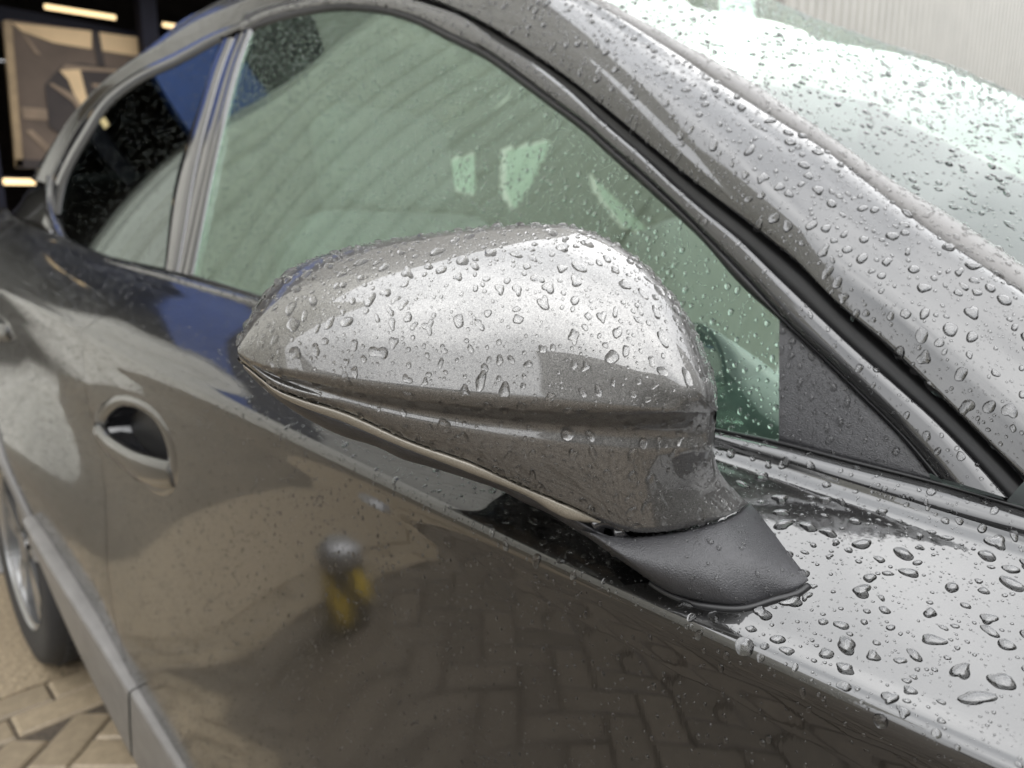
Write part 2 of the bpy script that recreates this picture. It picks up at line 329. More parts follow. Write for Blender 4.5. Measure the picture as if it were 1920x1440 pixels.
bq('print', [(92, 158), (98, 156), (140, 178), (158, 206), (150, 210), (136, 190)], 'ban_mid', -.003)
bq('print', [(172, 156), (220, 160), (220, 166), (174, 163)], 'ban_mid', -.006)
A = at_x(np.array((12, 40)), XB); fy = .03
for px in ((24, 180),):
    a = at_x(np.array((10, 40.)), XB + .01); b = at_x(np.array((42, 312.)), XB + .01)
    fr = MB(); q = [at_x(np.array(p, float), XB + .01) for p in ((6, 38), (22, 40), (44, 312), (30, 312))]
    fr.add(np.concatenate([q, np.array(q) - (.05, 0, 0)]), [(0, 1, 2, 3), (7, 6, 5, 4), (0, 4, 5, 1), (1, 5, 6, 2), (2, 6, 7, 3), (3, 7, 4, 0)]); fr.build('frame', 'wood', bn)
q = [at_x(np.array(p, float), XB + .01) for p in ((30, 298), (420, 316), (420, 332), (30, 314))]
MB().add(np.concatenate([q, np.array(q) - (.05, 0, 0)]), [(0, 1, 2, 3), (7, 6, 5, 4), (0, 4, 5, 1), (1, 5, 6, 2), (2, 6, 7, 3), (3, 7, 4, 0)]).build('frame', 'ban_dark', bn)
for y in (.75, 3.2): MB().box(XB - .06, XB - .05 + .03, y, y + .05, -.0, 1.7).build('leg', 'navy', bn)
# hazard bollard that shows as a reflection in the door
hb = empty('hazard_bollard', 'short yellow and black striped bollard with grey top beside the car', 'bollard')
HX, HY, HR, HH = -1.72, -.30, .065, .20
MB().tube([(HX, HY, 0), (HX, HY, HH)], HR - .002, 24, caps=False).build('post', 'black', hb, True)
for k in range(4):
    t = np.linspace(0, 1.25, 18); V = []
    for a in t:
        for dz in (0, .085): V.append((HX + HR * math.cos(a + 1.57 * k + .4), HY + HR * math.sin(a + 1.57 * k + .4), min(HH, .015 + .10 * a + dz)))
    MB().add(V, [(2 * i, 2 * i + 2, 2 * i + 3, 2 * i + 1) for i in range(17)]).build('stripe', 'yellow', hb, True)
MB().tube([(HX, HY, HH), (HX, HY, HH + .05), (HX, HY, HH + .08)], [HR + .002, HR + .002, .04], 24).build('cap', 'galv', hb, True)

# ================================================================== THE CAR
car = empty('parked_car', 'rain covered dark grey car seen close at its door mirror', 'car')
KS = .93
def kz(z, k): return 1.15 - (1.15 - np.asarray(z)) * k
def ybelt(x): return .468 + .021 * sstep(-1.1, -.35, x)          # how far in the belt line lies
def belt(x): k = ybelt(x) / .468; return kz(pchip([-3.6, -2.6, -2.04, -1.68, -1.25, -1.0, -.6, -.25, -.06, .6], [1.31, 1.235, 1.172, 1.129, 1.093, 1.071, 1.036, 1.005, .987, .93], x / k), k)
def shoulder(x): return pchip(np.array([-3.7, -2.4, -1.85, -1.5, -1.25, -.9, -.6, -.41, -.22, -.04, .55]) * KS, kz([1.10, 1.055, 1.022, 1.0, .979, .960, .945, .935, .926, .919, .905], KS), x)
def bottom(x): return pchip(np.array([-3.7, -1.95, -1.85, -1.6, -1.45, -1.2, -.8, .55]) * KS, kz([.44, .44, .42, .31, .215, .19, .185, .18], KS), x)
def flare(x): return .045 * sstep(-1.15, -1.95, x)
FR = np.array([0, .12, .33, .52, .68, .84, .93, .972, 1.0])
def profile(x, dense=160):
    z0, zs, zb, fl = bottom(x), shoulder(x), belt(x), flare(x); d = zb - zs; H_ = zs - z0
    tp = sstep(-2.3, -3.4, x) * .12
    zz = np.r_[z0, z0 + .12 * H_, z0 + .33 * H_, z0 + .52 * H_, z0 + .68 * H_, z0 + .84 * H_, zs - .035, zs - .010, zs + .002, zs + .13 * d, zs + .3 * d, zs + .6 * d, zs + .8 * d, zs + .92 * d, zb + .004]
    q_ = np.array([0, .12, .33, .52, .68, .84]); low = .3565 + (.006 + .015 * sstep(-.95, -1.6, x)) * np.exp(-((q_ - .68) / .2) ** 2) + .028 * (1 - sstep(0, .5, q_)) ** 1.6 - fl * np.array([1, 1, 1, .75, .4, .15])
    yy = np.r_[low, .3565 - fl * .11, .3545 - fl * .1, .3572 - fl * .1, .3685 - fl * .1, .387, .4225, .4465, .4585, .4635] + tp
    k_ = sstep(-.35, -1.0, x) * .9
    soft = np.interp(zz, [zs - .035, zs, zs + .2 * d, zs + .4 * d, zs + .6 * d, zs + .8 * d, zb], np.array([.3572, .3548, .3635, .3765, .395, .424, .4635]) + tp - np.array([.11, .1, .1, .05, 0, 0, 0]) * fl)
    yy[6:] = yy[6:] * (1 - k_) + soft[6:] * k_
    zi = np.concatenate([np.linspace(zz[k], zz[k + 1], 7, endpoint=False) for k in range(len(zz) - 1)] + [[zz[-1]]])
    # smooth interpolation by arc parameter
    s = np.r_[0, np.cumsum(np.hypot(np.diff(zz), np.diff(yy)))]
    qf = np.linspace(0, 1, 60); zf = z0 + (zs - .035 - z0) * qf; flq = fl * np.interp(qf, [0, .33, .52, .68, .84, 1], [1, 1, .75, .4, .15, .11])
    base_y = .3565 + (.006 + .015 * sstep(-.95, -1.6, x)) * np.exp(-((qf - .68) / .2) ** 2) + .028 * (1 - sstep(0, .5, qf)) ** 1.6 - .0006 * sstep(.85, 1, qf) - flq
    si = np.concatenate([np.linspace(s[k], s[k + 1], 7, endpoint=False) for k in range(len(s) - 1)] + [[s[-1]]])
    Y = pchip(s, yy, si); Z = pchip(s, zz, si); lo_ = Z < zs - .035; Y[lo_] = np.interp(Z[lo_], zf, smooth1(base_y.copy(), 8)) + tp
    u_ = np.clip((Z - zs) / (zb - zs), 0, 1); Y = Y - .025 + (ybelt(x) - .4635 + .0215) * u_
    return Y, Z
def side_y(x, z): yy, zz = profile(x); return np.interp(z, zz, yy)
def hit_side(px, off=0.):
    out = []
    for p in np.atleast_2d(np.asarray(px, float)):
        d = ray(p); t0, t1 = .25, 3.5; ts = np.linspace(t0, t1, 700); P = CAM + ts[:, None] * d
        f = np.array([q[1] + off - side_y(q[0], q[2]) for q in P]); i = int(np.argmax((f[:-1] < 0) & (f[1:] >= 0)))
        out.append(P[i] + (P[i + 1] - P[i]) * (-f[i] / (f[i + 1] - f[i])))
    return np.array(out)
# shut line between the doors (x as a function of height)
gz = [.1, .27, .48, .70, .87, .95, .99, 1.03, 1.06, 1.10, 1.2]; gx = [-1.42, -1.395, -1.36, -1.375, -1.405, -1.385, -1.37, -1.33, -1.31, -1.28, -1.25]
def shut(z): return pchip(gz, gx, z)
def skin(xs_of):
    base = [profile(x) for x in XS]
    return None
XS = np.linspace(-3.4, .5, 400)
prof_y, prof_z = map(np.array, zip(*[profile(x) for x in XS]))
NV = prof_y.shape[1]
def panel(xa, xb, n):
    """grid n x NV between the x functions xa(z), xb(z)"""
    G = np.zeros((n, NV, 3))
    for j in range(NV):
        zj = prof_z[:, j]
        def edge(fn):
            x = -1.3
            for _ in range(12): x = float(fn(np.interp(x, XS, zj)))
            return x
        x0, x1 = edge(xa), edge(xb); xs = np.linspace(x0, x1, n)
        G[:, j, 0] = xs; G[:, j, 1] = np.interp(xs, XS, prof_y[:, j]); G[:, j, 2] = np.interp(xs, XS, zj)
    return G
# handle recess outline on the door
rec_px = np.array([(184, 793), (203, 769), (230, 755), (266, 765), (302, 794), (326, 837), (333, 873), (324, 904), (302, 917), (275, 906), (248, 886), (222, 850), (196, 818)], float)
rec = hit_side(rec_px)
def inside(poly, x, z):
    r = np.zeros(len(x), bool); n = len(poly)
    for i in range(n):
        x0, z0, x1, z1 = *poly[i], *poly[(i + 1) % n]
        c = ((z0 > z) != (z1 > z)) & (x < (x1 - x0) * (z - z0) / (z1 - z0 + 1e-12) + x0); r ^= c
    return r
rp_ = rec[:, [0, 2]].mean(0) + (rec[:, [0, 2]] - rec[:, [0, 2]].mean(0)) * 1.02; WC = (-2.25, .335); WR = .372
Gf = panel(lambda z: shut(z) + .0015, lambda z: .45, 320)
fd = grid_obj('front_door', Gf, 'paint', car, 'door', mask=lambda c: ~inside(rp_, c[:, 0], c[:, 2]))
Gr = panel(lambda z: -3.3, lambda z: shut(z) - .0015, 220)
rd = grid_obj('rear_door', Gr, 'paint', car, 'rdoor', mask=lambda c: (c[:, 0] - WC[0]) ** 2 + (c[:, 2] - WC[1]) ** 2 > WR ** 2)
Gi = panel(lambda z: -1.9, lambda z: .45, 60) + (0, .035, 0)
grid_obj('inner_door_skin', Gi, 'rubber', car)
# wheel arch cladding, wheel
th = np.linspace(rad(14), rad(210), 70); G = []
for r_, dy in ((WR + .06, -.001), (WR + .058, -.006), (WR + .005, -.010), (WR - .012, -.006), (WR - .014, .06)):
    xs = WC[0] + r_ * np.cos(th); zs = np.maximum(WC[1] + r_ * np.sin(th), .16)
    G.append(np.stack([xs, [side_y(x, max(z, float(bottom(x)))) + dy for x, z in zip(xs, zs)], zs], -1))
grid_obj('wheel_arch', np.array(G), 'matte_trim', car)
wheel = MB(); YW = .335
prof_t = [(.225, .0), (.25, -.004), (.29, -.010), (.318, -.002), (.330, .02), (.334, .05), (.334, .16), (.33, .195), (.315, .215), (.25, .215)]
th = np.linspace(0, 2 * np.pi, 72, endpoint=False)
G = np.array([[(WC[0] + r * math.cos(t), YW + y, WC[1] + r * math.sin(t)) for t in th] for r, y in prof_t])
wheel.add(G.reshape(-1, 3), grid_faces(len(prof_t), 72, True)); wo = bpy.data.objects.new('rear_wheel', None); COL.objects.link(wo); wo.parent = car
wheel.build('tyre', 'tyre', wo, True)
tr = MB()
for k in range(60):
    t = 2 * np.pi * k / 60
    for yb in (.03, .085, .14):
        for s in (0,):
            c, s2 = math.cos(t), math.sin(t); e = np.array((-s2, 0, c)); r_ = np.array((c, 0, s2)); P0 = np.array((WC[0], YW + yb, WC[1])) + r_ * .333
            V = [P0 + e * a + np.array((0, b, 0)) + r_ * h for h in (0, .005) for a, b in ((-.012, 0), (.012, .004), (.012, .044), (-.012, .040))]
            tr.add(V, [(4, 5, 6, 7), (0, 1, 5, 4), (1, 2, 6, 5), (2, 3, 7, 6), (3, 0, 4, 7)])
tag(tr.build('tread_blocks', 'tyre', wo), kind='stuff')
rim = MB(); RG = np.array([[(WC[0] + r * math.cos(t), YW + y, WC[1] + r * math.sin(t)) for t in th] for r, y in ((.228, -.003), (.222, .004), (.214, .006), (.205, .12))])
rim.add(RG.reshape(-1, 3), grid_faces(4, 72, True))
for k in range(5):
    for dlt in (-.16, .16):
        t = 2 * np.pi * k / 5 + .3; a = np.array((math.cos(t + dlt * .3), 0, math.sin(t + dlt * .3))); b = np.array((math.cos(t + dlt), 0, math.sin(t + dlt))); e = np.array((-math.sin(t), 0, math.cos(t)))
        c0 = np.array((WC[0], YW + .012, WC[1])) + a * .03; c1 = np.array((WC[0], YW + .012, WC[1])) + b * .216; dp_ = np.array((0, .03, 0))
        V = [c0 - e * .014, c0 + e * .014, c1 + e * .02, c1 - e * .02]; V += [v + dp_ for v in V]
        rim.add(V, [(0, 1, 2, 3), (7, 6, 5, 4), (0, 4, 5, 1), (1, 5, 6, 2), (2, 6, 7, 3), (3, 7, 4, 0)])
rim.tube([(WC[0], YW + .008, WC[1]), (WC[0], YW + .05, WC[1])], .045, 20); rim.build('rim', 'alloy', wo)
MB().tube([(WC[0], YW + .06, WC[1]), (WC[0], YW + .075, WC[1])], .17, 32).build('brake_disc', 'galv', wo)
MB().box(WC[0] - .42, WC[0] + .36, .62, .64, .1, .8).build('wheel_housing', 'rubber', car)
# sill
st_px = [(46, 975), (100, 1075), (190, 1200), (255, 1318), (330, 1435), (470, 1640)]; sb_px = [(52, 1000), (100, 1142), (147, 1233), (188, 1305), (262, 1455), (390, 1680)]
ys = np.array([.318, .325, .349, .368, .376, .380]) - .025; A = at_y(np.array(st_px, float), .36) * 0; 
A = np.array([at_y(np.array(p, float), y) for p, y in zip(st_px, ys)]); B = np.array([at_y(np.array(p, float), y) for p, y in zip(sb_px, ys + .004)])
A = resample(A[:, [0, 1, 2]].repeat(1, 0), 40); B = resample(B, 40); A = smooth1(A, 60); B = smooth1(B, 60)
G = np.array([A + (0, .03, .008), A + (0, .003, .004), A + (0, -.0025, .002), A + (0, -.004, -.001), A * .92 + B * .08 + (0, -.0045, 0), A * .5 + B * .5 + (0, -.003, 0), A * .06 + B * .94, B + (0, .001, .001), B + (0, .006, -.003), B + (0, .2, 0)])
k1 = 22
for nm, sl in (('sill', slice(0, k1)), ('sill', slice(k1 - 1, 40))):
    g = G[:, sl].copy()
    if nm and sl.start == k1 - 1: g[:, 0] += (g[:, 1] - g[:, 0]) * .06; g += (0, .0025, -.001)
    grid_obj(nm, g, 'sill', car)
MB().box(-1.9, .45, .46, 1.9, .14, .2).build('floor_pan', 'rubber', car)

# handle recess + handle
cen = rec.mean(0); ring = []
rr = resample(np.r_[rec, rec[:1]][:, :3], 49)[:-1]
for _ in range(10): rr = (np.roll(rr, 1, 0) + 2 * rr + np.roll(rr, -1, 0)) / 4
def ringof(k, dy): 
    q = cen + (rr - cen) * k; q[:, 1] = [side_y(x, z) for x, z in q[:, [0, 2]]]; q[:, 1] += dy; return q
G = np.array([ringof(1.24, .0008), ringof(1.18, -.0008), ringof(1.08, -.0018), ringof(.98, -.0012), ringof(.935, .002), ringof(.92, .008)])
grid_obj('handle_rim', np.concatenate([G, G[:, :1]], 1), 'paint', fd)
G = np.array([ringof(.925, .004), ringof(.90, .02), ringof(.8, .045), ringof(.4, .055), ringof(.01, .056)])
grid_obj('handle_recess', np.concatenate([G, G[:, :1]], 1), 'gloss_black', fd)
def handle(pts_px, off, parent, hh, td):
    c = hit_side(pts_px); n = 24; c = resample(c, n); out = []
    for i in range(n):
        f = i / (n - 1); bow = off * math.sin(math.pi * min(1, max(0, f * .9 + .08))); d = c[min(i + 1, n - 1)] - c[max(i - 1, 0)]; d /= np.linalg.norm(d)
        u = np.cross(d, (0, -1., 0)); u /= np.linalg.norm(u); u = u if u[2] > 0 else -u; hgt = hh * (.75 + .5 * f) * (1 - .35 * f ** 6); bow -= .010 * f ** 5
        prof = [(-1, .008), (-.97, -.3 * td), (-.8, -.75 * td), (-.2, -td), (.6, -td * .95), (.9, -td * .7), (1, -td * .3), (.9, .1 * td), (.3, .3 * td)]
        out.append([c[i] + u * hgt * a + np.array((0, b - bow, 0)) for a, b in prof])
    out = np.array(out); e0 = out[:1].mean(1, keepdims=True) + (0, .012, 0); e1 = out[-1:].mean(1, keepdims=True) + (0, .012, 0)
    out = np.concatenate([np.repeat(e0, out.shape[1], 1), out[:1] * .55 + e0 * .45, out, out[-1:] * .6 + e1 * .4, np.repeat(e1, out.shape[1], 1)])
    return grid_obj('door_handle', out, 'paint', parent)
hd = handle([(190, 806), (218, 838), (258, 867), (295, 885), (326, 893)], .003, fd, .024, .012)
handle([(-40, 575), (-20, 600), (0, 618), (18, 625)], .012, rd, .022, .014)

# ---- greenhouse
def gy(x, z):
    k = ybelt(x) / .468; h = z - kz(.985 - .09 * x / k, k); return ybelt(x) + .36 * h + .22 * h * np.abs(h) + .16 * np.maximum(0, x + .55) ** 2 + .03 * np.maximum(0, -x - 1.3) ** 2
def hit_g(px):
    d = ray(px); t = (.5 - CAM[1]) / d[..., 1]
    for _ in range(40):
        P = CAM + d * t[..., None]; f = P[..., 1] - gy(P[..., 0], P[..., 2]); P2 = CAM + d * (t + 1e-4)[..., None]; df = (P2[..., 1] - gy(P2[..., 0], P2[..., 2]) - f) / 1e-4
        t = t - np.clip(f / np.where(np.abs(df) < .05, .05, df), -.2, .2)
    return CAM + d * t[..., None]
def g_normal(P):
    e = 1e-3; x, z = P[..., 0], P[..., 2]; gx_ = (gy(x + e, z) - gy(x - e, z)) / (2 * e); gz_ = (gy(x, z + e) - gy(x, z - e)) / (2 * e)
    n = np.stack([gx_, -np.ones_like(gx_), gz_], -1); return n / np.linalg.norm(n, axis=-1, keepdims=True)
def match(A, B):
    i = np.array([np.argmin(((B - p) ** 2).sum(1)) for p in A], float); i[0] = 0; i[-1] = len(B) - 1
    i = np.maximum.accumulate(i); i = np.linspace(0, len(B) - 1, len(i)) if i[len(i) // 2] in (0, len(B) - 1) else smooth1(i, 12)
    lo = np.clip(i.astype(int), 0, len(B) - 2); f = (i - lo)[:, None]; return B[lo] * (1 - f) + B[lo + 1] * f
def strip(name, A, B, mat, parent, h=(0, .006, .008, .006, 0), n=70, key=None, skirt=.012, arc=False):
    A = resample(np.array(A, float), n); B = resample(np.array(B, float), n) if arc else match(A, resample(np.array(B, float), 900)); m = 4 * (len(h) - 1) + 1; w_ = np.linspace(0, 1, m)
    px = A[None] * (1 - w_)[:, None, None] + B[None] * w_[:, None, None]; P = hit_g(px); N = g_normal(P); hh = pchip(np.linspace(0, 1, len(h)), h, w_)
    G = P + N * hh[:, None, None]
    if skirt: G = np.concatenate([(P[:1] - N[:1] * skirt), G, (P[-1:] - N[-1:] * skirt)])
    return grid_obj(name, G, mat, parent, key)
gl_top = [(475, 57), (520, 42), (580, 28), (640, 20), (707, 25), (773, 43), (840, 77), (907, 110), (973, 157), (1040, 207), (1093, 247), (1140, 290), (1207, 350), (1273, 410), (1312, 447), (1387, 533), (1462, 601), (1537, 669), (1612, 744), (1687, 819), (1742, 887)]
gl_bot = [(362, 519), (480, 551), (620, 597), (800, 652), (1000, 710), (1200, 766), (1345, 803), (1460, 826), (1600, 862), (1745, 899)]
fr_in = [(455, 62), (505, 36), (570, 20), (640, 12), (712, 17), (780, 34), (846, 66), (913, 99), (980, 147), (1047, 197), (1100, 236), (1150, 280), (1217, 338), (1287, 404), (1329, 447), (1410, 530), (1481, 609), (1556, 680), (1631, 752), (1706, 827), (1768, 899)]
fr_out = [(470, 30), (520, 14), (580, 4), (640, -2), (740, -1), (807, 16), (873, 40), (940, 87), (1007, 127), (1073, 177), (1140, 240), (1207, 297), (1273, 358), (1330, 407), (1384, 450), (1462, 525), (1537, 596), (1612, 666), (1687, 731), (1762, 799), (1837, 877), (1890, 936)]
gap_out = [(480, 16), (520, 3), (590, -12), (660, -20), (760, -14), (813, 2), (873, 27), (940, 63), (1007, 107), (1073, 153), (1140, 207), (1207, 263), (1273, 318), (1367, 392), (1440, 450), (1500, 499), (1575, 574), (1650, 641), (1725, 709), (1800, 780), (1875, 855), (1920, 902), (2000, 985)]
# glass
def glass_patch(name, top, bot, mat, key, off=0.):
    A = resample(np.array(top, float), 60); B = resample(np.array(bot, float), 60); w_ = np.linspace(0, 1, 30); px = A[None] * (1 - w_)[:, None, None] + B[None] * w_[:, None, None]
    P = hit_g(px); return grid_obj(name, P + g_normal(P) * off, mat, car, key)
left_edge = [(362, 519), (378, 440), (400, 330), (430, 200), (455, 110), (475, 57)]
A_ = left_edge[::-1][::-1]
glass_patch('front_window', left_edge[:-1] + gl_top[:17], [(362, 519)] + gl_bot[1:8], 'glass', 'window')
# mirror triangle
tri_t = gl_top[16:]; tri_b = [(1462, 827), (1530, 845), (1600, 862), (1680, 882), (1745, 899)]
strip('corner_cover', [(1462, 597), *tri_t[1:]], tri_b, 'plastic', car, h=(.001, .002, .002, .002, .001), key='tri')
strip('window_seal', gl_top, fr_in, 'rubber', car, h=(0, .005, .006, .004), key=None)
strip('window_frame', fr_in, fr_out, 'trim', car, h=(.005, .0095, .0105, .0105, .0085), key='frame')
strip('door_gap_seal', [(x - 3, y + 3) for x, y in fr_out], [(x + 4, y - 4) for x, y in gap_out[:-1]], 'rubber', car, h=(-.010, -.006, -.006, -.010), skirt=0)
# belt trim
bt_top = [(100, 330), (100, 370), (108, 412), (125, 447), (165, 468), (193, 480), (300, 507), (477, 555), (620, 601), (800, 656), (1000, 714), (1200, 771), (1343, 807), (1460, 833), (1600, 869), (1745, 905), (1830, 928), (1925, 958)]
bt_bot = [(92, 335), (90, 375), (96, 420), (114, 456), (155, 482), (185, 494), (293, 524), (473, 578), (620, 626), (800, 684), (1000, 745), (1200, 805), (1343, 847), (1440, 880), (1513, 903), (1680, 963), (1800, 1000), (1925, 1030)]
strip('belt_seal', [(362, 515), *gl_bot[1:], (1925, 950)], bt_top[7:] if False else [(362, 521), (477, 557), (620, 603), (800, 658), (1000, 716), (1200, 773), (1343, 809), (1460, 835), (1600, 871), (1745, 907), (1925, 960)], 'rubber', car, h=(.002, .006, .006, .004))
strip('belt_trim', bt_top, bt_bot, 'trim', car, h=(.003, .010, .012, .010, .002), n=110, key='belt')
# B pillar: two gloss strips with a dark gap
strip('pillar_strip', [(475, 57), (455, 110), (430, 200), (400, 330), (378, 440), (362, 519)], [(462, 60), (441, 112), (416, 202), (386, 332), (362, 442), (346, 514)], 'trim', car, h=(.001, .006, .006, .002))
strip('pillar_panel', [(462, 60), (441, 112), (416, 202), (386, 332), (362, 442), (346, 514)], [(440, 70), (421, 118), (394, 208), (364, 335), (347, 440), (335, 511)], 'gloss_black', car, h=(.0, .003, .003, 0))
strip('pillar_panel', [(437, 71), (418, 119), (391, 209), (361, 336), (344, 441), (332, 510)], [(417, 76), (396, 124), (376, 190), (348, 270), (323, 370), (308, 506)], 'gloss_black', car, h=(.0, .003, .003, 0))
# rear side window
rw_top = [(308, 506), (323, 370), (348, 270), (376, 190), (396, 124), (417, 79), (333, 124), (267, 155), (207, 201), (167, 262), (140, 309)]
rw = [(413, 80), (333, 124), (267, 155), (207, 201), (167, 262), (140, 309), (122, 352), (113, 402)]
rw_b = [(413, 80), (396, 124), (376, 190), (348, 270), (323, 370), (308, 506), (200, 480), (113, 402)]
glass_patch('rear_window', rw, [(413, 80), (398, 118), (376, 190), (348, 270), (323, 370), (308, 503), (260, 493), (193, 477), (150, 462), (125, 440), (113, 402)], 'dark_glass', 'rwindow')
strip('window_seal', [(417, 77), (333, 121), (267, 152), (207, 198), (167, 258), (140, 305), (120, 352), (111, 402)], [(416, 70), (332, 114), (264, 145), (202, 192), (161, 253), (133, 302), (112, 350), (104, 402)], 'rubber', car, h=(0, .004, .004))
rf_out = [(470, 42), (416, 58), (330, 100), (262, 133), (198, 176), (146, 236), (118, 290), (101, 332)]
strip('window_frame', [(462, 52), (416, 72), (332, 116), (264, 147), (202, 194), (161, 255), (133, 304), (112, 350)], rf_out, 'trim', car, h=(.002, .008, .008, .003))
roof_sil = [(700, -60), (560, -45), (450, 0), (360, 33), (300, 83), (217, 150), (143, 227), (100, 283), (67, 333)]
strip('roof_side', [(660, -20), (560, -5), (470, 36), (416, 58), (330, 100), (262, 133), (198, 176), (146, 236), (112, 300), (92, 345)], [(720, -75), (580, -60), (470, -5), (360, 33), (300, 83), (217, 150), (143, 227), (100, 283), (80, 312), (64, 340)], 'paint', car, h=(.0, .012, .02, .018, .0), key='roofside')
strip('roof_drip_seal', [(560, -40), (450, 4), (384, 36), (330, 72)], [(560, -30), (452, 10), (388, 42), (336, 76)], 'rubber', car, h=(.018, .022, .018), skirt=0)
# rear quarter
xq = np.linspace(-1.98, -3.3, 12); pj = proj(np.stack([xq, ybelt(xq) - .003, belt(xq)], -1))[:, :2]
strip('rear_quarter', [(92, 345), (60, 352), (30, 390), (0, 415), (-90, 460), (-260, 560)], [(96, 425), *[tuple(p) for p in pj[1:]]], 'paint', car, h=(0, .01, .014, .012, .0), key='quarter', arc=True)
# roof skin and far side, closed
rs = hit_g(resample(np.array(roof_sil, float), 30)); ctr = 1.27
G = np.array([np.stack([rs[:, 0] - .05 * f, rs[:, 1] * (1 - f) + (2 * ctr - rs[:, 1]) * f, rs[:, 2] + .05 * 4 * f * (1 - f)], -1) for f in np.linspace(0, 1, 12)])
grid_obj('roof', G, 'paint', car)

# ---- A pillar, windscreen
E_px = np.array([(1000, -60), (1097, 0), (1173, 43), (1280, 107), (1347, 153), (1447, 217), (1547, 280), (1647, 357), (1747, 433), (1813, 477), (1920, 548), (2050, 636)], float)
E_t = 1.035 * np.array([.835, .782, .741, .69, .656, .618, .583, .550, .518, .502, .478, .452])
T_px = np.array([(1030, -70), (1130, -2), (1200, 36), (1285, 84), (1380, 133), (1480, 200), (1580, 270), (1680, 340), (1780, 400), (1880, 467), (1920, 495), (2060, 590)], float)
T_t = np.interp(T_px[:, 0], E_px[:, 0], E_t) * 1.02 + .02
n = 90
Eq = resample(np.c_[E_px, E_t], n); Tq = resample(np.c_[T_px, T_t], n)
C_px = np.array([(700, -110), (880, -60), (973, 0), (1040, 53), (1140, 140), (1240, 233), (1347, 333), (1430, 420), (1487, 477), (1570, 565), (1660, 640), (1760, 735), (1900, 870), (2010, 975)], float)
go = np.array(gap_out[3:], float); Gp = hit_g(resample(go, n)); Gp += g_normal(Gp) * .006
gt = proj(Gp)[:, 2]; Cq = resample(C_px, n); Ct = np.interp(Cq[:, 0], proj(Gp)[:, 0], gt) 
E3 = at_t(Eq[:, :2], Eq[:, 2]); C3 = at_t(Cq, np.interp(np.linspace(0, 1, n), np.linspace(0, 1, n), gt) - .006)
mid = at_t(Cq * .5 + Eq[:, :2] * .5, (proj(C3)[:, 2] + Eq[:, 2]) / 2 - .014)
q14 = at_t(Cq * .75 + Eq[:, :2] * .25, proj(C3)[:, 2] * .75 + Eq[:, 2] * .25 - .011)
q34 = at_t(Cq * .25 + Eq[:, :2] * .75, proj(C3)[:, 2] * .25 + Eq[:, 2] * .75 - .012)
rows = np.array([Gp + (0, .03, -.005), Gp, Gp * .5 + C3 * .5 - (0, .0015, 0), C3, q14, mid, q34, E3, E3 + (0, .02, -.015)])
vv = np.array([0, 1, 2, 3, 3.6, 4.6, 5.6, 6.6, 7]); ui = np.linspace(0, 7, 57)
G = np.stack([pchip(vv, rows[:, :, k].reshape(len(vv), -1)[:, i], ui) for k in range(3) for i in range(n)], 0).reshape(3, n, len(ui)).transpose(2, 1, 0)
grid_obj('front_pillar', G, 'paint', car, 'pillar')
T3 = at_t(Tq[:, :2], Tq[:, 2])
G = np.array([E3 + (0, .004, -.012), E3 + (.001, .003, .001), E3 * .6 + T3 * .4 + (.001, 0, .0035), E3 * .3 + T3 * .7 + (.0005, 0, .0025), T3 + (0, .001, -.001), T3 + (0, .004, -.01)])
grid_obj('windscreen_trim', G, 'matte_trim', car, 'wtrim')
Wt = resample(T3, 60); lat = np.linspace(0, 1, 60); up = Wt[0] - Wt[-1]; up /= np.linalg.norm(up); nw = np.cross((.12, 1, 0), up); nw /= np.linalg.norm(nw); nw = nw if nw[2] > 0 else -nw
BULGE = .085; hw = 2 * (ctr - Wt[:, 1])
G = np.array([Wt - nw * .002 + np.stack([np.zeros(60), hw * f, np.zeros(60)], -1) + (nw * (1, .0, 1)) * np.linspace(.078, .125, 60)[:, None] * (1 - (1 - 2 * f) ** 2) for f in lat])
grid_obj('windscreen', G, 'screen_glass', car, 'screen', up=True)

# ---- cabin, seen dimly through the glass
def rbox(name, c, s, mat, parent, r=.25, tilt=0):
    u = np.linspace(-np.pi / 2, np.pi / 2, 13); v = np.linspace(-np.pi, np.pi, 25); sg = lambda a, e: np.sign(a) * np.abs(a) ** e
    G = np.array([[(sg(math.cos(a), r) * sg(math.cos(b), r), sg(math.cos(a), r) * sg(math.sin(b), r), sg(math.sin(a), r)) for b in v] for a in u]) * (np.array(s) / 2)
    ct, st_ = math.cos(tilt), math.sin(tilt); X = G[..., 0] * ct + G[..., 2] * -st_; Z = G[..., 0] * st_ + G[..., 2] * ct
    G = np.stack([X, G[..., 1], Z], -1) + np.array(c); return mesh_obj(name, G.reshape(-1, 3), grid_faces(13, 25), mat, parent)
for y, sx_ in ((.88, 0.), (1.62, .26)):
    s = bpy.data.objects.new('front_seat', None); COL.objects.link(s); s.parent = car
    rbox('seat_cushion', (-.78 + sx_, y, .55), (.5, .5, .2), 'seat', s); rbox('backrest', (-1.12 + sx_, y, .88), (.16, .5, .68), 'seat', s, tilt=.35); rbox('headrest', (-1.24 + sx_, y, 1.31), (.11, .28, .2), 'seat', s, tilt=.2)
for y in (.9, 1.6): rbox('rear_seat', (-2.0, y, .85), (.2, .6, .8), 'seat', car, tilt=.35)
rbox('dashboard', (-.15, ctr, .86), (.62, 1.34, .26), 'interior', car)
sw = MB(); t = np.linspace(0, 2 * np.pi, 40); sw.tube([(-.50 + .06 * math.sin(a), 1.62 + .18 * math.cos(a), .98 + .17 * math.sin(a)) for a in t], .014, 10); sw.build('steering_wheel', 'interior', car, True)
